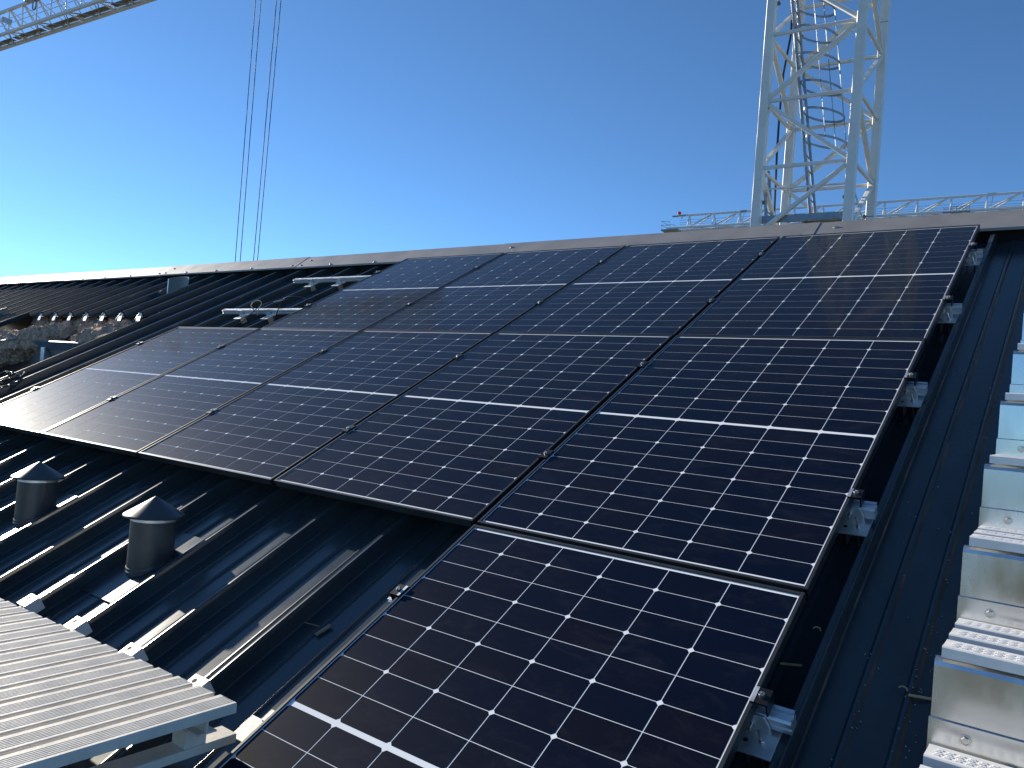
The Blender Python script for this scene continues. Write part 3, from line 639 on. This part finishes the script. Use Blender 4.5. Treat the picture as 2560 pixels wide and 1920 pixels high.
# power cable down the mast
cb0, cb1 = CL(0.3168 * 1.13 * D, 1.13 * D, 0), CL(0.3115 * 1.13 * D, 1.13 * D, 0)
b = MB(); b.tube([at(Vector((cb0.x, cb0.y, 0)) + rh * 0.03 * math.sin(i * 0.9) + rh * 0.02 * i * (i < 4), MZ + 9.5 - i * 0.75) for i in range(12)], 0.022, 8); b.build('power_cable', M_cable, crane, True)

# ------------------------------------------------------------------ jibs
def ray(px, py):
    return ((cr * ((px - 1280) / 1956.1557)) - cu * ((py - 960) / 1956.1557) + cf)
def at_z(px, py, z):
    r = ray(px, py); return CP + r * ((z - CP.z) / r.z)
# near jib, upper left: triangular lattice, two lower chords and one upper
HJ = CP.z + 17.0
A0, A1 = at_z(0, 123, HJ), at_z(380, -2, HJ); B0, B1 = at_z(0, 88, HJ), at_z(253, 0, HJ)
dj = (A1 - A0); dj.z = 0; dj.normalize()
sidev = Vector((-dj.y, dj.x, 0)); wj = (B0 - A0).dot(sidev); 
C_z = HJ + abs(wj) * 0.95
Cc = at_z(0, 33, C_z); wc = (Cc - A0).dot(sidev)
jb_ = thing('crane_jib', 'near white lattice crane jib crossing the top left corner', 'crane jib', A0)
def jp(s_, off, dz): return dj * s_ + sidev * off + Vector((0, 0, dz))
S0, S1 = -16.0, 26.0; bay = 1.35
b = MB(); b.bar(jp(S0, 0, 0), jp(S1, 0, 0), 0.15, 0.17); b.build('lower_chord', M_jib, jb_)
b = MB(); b.bar(jp(S0, wj, 0), jp(S1, wj, 0), 0.13, 0.15); b.build('lower_chord', M_jib, jb_)
b = MB(); b.bar(jp(S0, wc, C_z - HJ), jp(S1, wc, C_z - HJ), 0.14, 0.14); b.build('upper_chord', M_jib, jb_)
n_b = int((S1 - S0) / bay)
for i in range(n_b):
    s_ = S0 + i * bay
    for off, dz in ((0, 0), (wj, 0)):
        for q0, q1 in ((s_, s_ + bay / 2), (s_ + bay, s_ + bay / 2)):
            b = MB(); b.tube([jp(q0, off, dz), jp(q1, wc, C_z - HJ)], 0.032, 6, caps=False); b.build('lattice_brace', M_jib, jb_)
    b = MB(); b.tube([jp(s_, 0, 0), jp(s_ + bay, wj, 0)] if i % 2 else [jp(s_, wj, 0), jp(s_ + bay, 0, 0)], 0.026, 6, caps=False); b.build('lower_brace', M_galv, jb_)
    if i % 2 == 0: b = MB(); b.bar(jp(s_, 0, 0), jp(s_, wj, 0), 0.06, 0.07); b.build('cross_strut', M_jib, jb_)
b = MB(); b.box((0, 0, 0), (1, 1, 1)); 
for sa in range(int(S0), int(S1), 3):
    b = MB(); p = jp(sa + 0.1, wj * 0.05, 0.12); q = jp(sa + 2.9, wj * 0.05, 0.12); b.bar(p + sidev * wj * 0.18, q + sidev * wj * 0.18, abs(wj) * 0.36, 0.02); b.build('catwalk', M_grate, jb_)
b = MB(); b.tube([jp(S0, wj * 0.55, 0.9), jp(S1, wj * 0.55, 0.75)], 0.012, 6); b.build('trolley_rope', M_rope, jb_)
b = MB(); b.tube([jp(S0, wj * 0.6, 1.15), jp(S1, wj * 0.6, 1.0)], 0.012, 6); b.build('trolley_rope', M_rope, jb_)
# plate and sheave hanging in the lattice
def on_axis(px, py, z): 
    p = at_z(px, py, z); return p - A0
c = on_axis(17, 52, HJ + (C_z - HJ) * 0.45); b = MB(); b.box((-0.55, -0.015, -0.14), (0.55, 0.015, 0.14), Matrix.Translation(c) @ dj.to_track_quat('X', 'Z').to_matrix().to_4x4() @ Matrix.Rotation(0.35, 4, 'Y')); b.build('number_plate', M_sign, jb_)
c = on_axis(86, 12, C_z - 0.35); b = MB(); b.tube([c + dj * (0.16 * math.cos(t)) + Vector((0, 0, 0.26 * math.sin(t))) for t in [i * math.pi / 8 for i in range(16)]], 0.035, 8, closed=True); b.build('sheave', M_galv, jb_, True)
b = MB(); c = on_axis(80, -3, C_z); b.box((-0.5, -0.12, -0.1), (0.5, 0.12, 0.16), Matrix.Translation(c) @ dj.to_track_quat('X', 'Z').to_matrix().to_4x4()); b.build('chord_joint', M_galv, jb_, bevel=0.03)

# far jib, right
HF = CP.z + 18.0
F0, F1 = at_z(1668, 571, HF), at_z(2560, 518, HF)
df = F1 - F0; Lf = df.length; df.normalize(); sf = Vector((-df.y, df.x, 0))
if sf.dot(fh) < 0: sf = -sf
fj = thing('crane_jib', 'distant white lattice crane jib low behind the mast, red beacon at its tip', 'crane jib', F0)
def fp(s_, off, dz): return df * s_ + sf * off + Vector((0, 0, dz))
TH_ = 1.30; LF = Lf + 14
b = MB(); b.bar(fp(0, 0, 0), fp(LF, 0, 0), 0.19, 0.20); b.build('lower_chord', M_jib, fj)
b = MB(); b.bar(fp(0, 1.1, 0), fp(LF, 1.1, 0), 0.19, 0.20); b.build('lower_chord', M_jib, fj)
b = MB(); b.bar(fp(0.8, 0.55, TH_), fp(LF, 0.55, TH_), 0.18, 0.18); b.build('upper_chord', M_jib, fj)
s_ = 2.0; i = 0
while s_ < LF - 2.6:
    bw = 2.45
    b = MB(); b.tube([fp(s_, 0, 0), fp(s_ + 0.02, 0.55, TH_)], 0.075, 6, caps=False); b.build('lattice_post', M_jib, fj)
    b = MB(); b.tube([fp(s_, 1.1, 0), fp(s_ + 0.02, 0.55, TH_)], 0.06, 6, caps=False); b.build('lattice_post', M_jib, fj)
    b = MB(); b.tube([fp(s_ + 0.1, 0, 0), fp(s_ + bw - 0.12, 0.55, TH_)], 0.075, 6, caps=False); b.build('lattice_brace', M_jib, fj)
    b = MB(); b.tube([fp(s_ + 0.1, 1.1, 0), fp(s_ + bw - 0.12, 0.55, TH_)], 0.05, 6, caps=False); b.build('lattice_brace', M_jib, fj)
    b = MB(); b.tube([fp(s_, 0, 0), fp(s_ + bw, 1.1, 0)], 0.036, 6, caps=False); b.build('lower_brace', M_jib, fj)
    if i % 4 == 2:
        b = MB(); b.box((-0.28, -0.09, -0.11), (0.28, 0.09, 0.13), Matrix.Translation(fp(s_ + 0.3, 0.55, TH_)) @ df.to_track_quat('X', 'Z').to_matrix().to_4x4()); b.build('chord_joint', M_jib, fj)
        b = MB(); b.tube([fp(s_ + 0.35, 0, 0), fp(s_ + 0.42, 0.55, TH_)], 0.04, 6, caps=False); b.build('lattice_post', M_jib, fj)
    s_ += bw; i += 1
for dz in (0.45, 0.62, 0.85):
    b = MB(); b.tube([fp(1.0, 0.55, dz), fp(LF, 0.55, dz - 0.25)], 0.011, 5); b.build('trolley_rope', M_rope, fj)
# tip basket and beacon
b = MB()
for s1_ in (-0.55, 0.35):
    for o1 in (-0.1, 1.2): b.tube([fp(s1_, o1, -0.15), fp(s1_ - 0.12, o1, 0.72)], 0.022, 6)
for zz in (0.35, 0.72):
    b.tube([fp(-0.62, -0.1, zz), fp(0.28, -0.1, zz - 0.12)], 0.02, 6); b.tube([fp(-0.62, 1.2, zz), fp(0.28, 1.2, zz - 0.12)], 0.02, 6); b.tube([fp(-0.62, -0.1, zz), fp(-0.62, 1.2, zz)], 0.02, 6)
b.bar(fp(-0.6, 0.55, -0.15), fp(1.0, 0.55, -0.12), 1.3, 0.14); b.build('tip_basket', M_galv, fj)
b = MB(); b.bar(fp(0.25, 0.55, TH_ - 0.02), fp(1.6, 0.55, TH_ - 0.02), 0.3, 0.09); b.tube([fp(0.9, 0.55, TH_ + 0.02), fp(0.9, 0.55, TH_ + 0.15)], 0.05, 8); b.tube([fp(1.2, 0.55, TH_ - 0.3), fp(1.2, 0.55, TH_)], 0.05, 8); b.build('beacon_bracket', M_galv, fj)
b = MB(); b.lathe([(0.0001, 0.30), (0.09, 0.27), (0.19, 0.20), (0.155, 0.06), (0.13, 0.0), (0.0001, 0.0)], fp(0.9, 0.55, TH_ + 0.14), (0, 0, 1), 16); b.build('beacon_lamp', M_red, fj, True)
# maintenance trolley
tc = (at_z(2390, 525, HF) - F0).dot(df)
b = MB(); b.bar(fp(tc - 0.95, -0.1, -0.1), fp(tc + 0.95, -0.1, -0.1), 0.30, 0.09)
for k in range(5): b.tube([fp(tc - 0.9 + k * 0.45, -0.2, -0.1), fp(tc - 0.9 + k * 0.45, -0.2, 0.36 + 0.14 * (k == 4))], 0.022, 6)
b.tube([fp(tc - 0.9, -0.2, 0.18), fp(tc + 0.9, -0.2, 0.18)], 0.02, 6); b.tube([fp(tc - 0.4, -0.2, 0.34), fp(tc + 0.9, -0.2, 0.34)], 0.02, 6)
b.build('trolley', M_galv, fj)

# hoist ropes
DR = 25.0
hr = thing('hoist_ropes', 'four thin vertical steel hoist ropes hanging against the sky at left', 'ropes', CL(-9.1, DR, 0))
def ropept(px, py):
    r = ray(px, py); return CP + r * (DR / (r.dot(fh))) - Vector(hr.location)
for (x0, x1, y1) in ((639.0, 587.8, 655.5), (652.4, 600.2, 654.5), (691.4, 633.7, 652), (702.4, 643.7, 650.6)):
    p, q = ropept(x0, 0), ropept(x1, y1); d_ = q - p
    b = MB(); b.tube([p - d_ * 0.6, p - d_ * 0.2, p, q, q + d_ * 0.5], 0.0125, 8); b.build('rope', M_rope, hr, True)
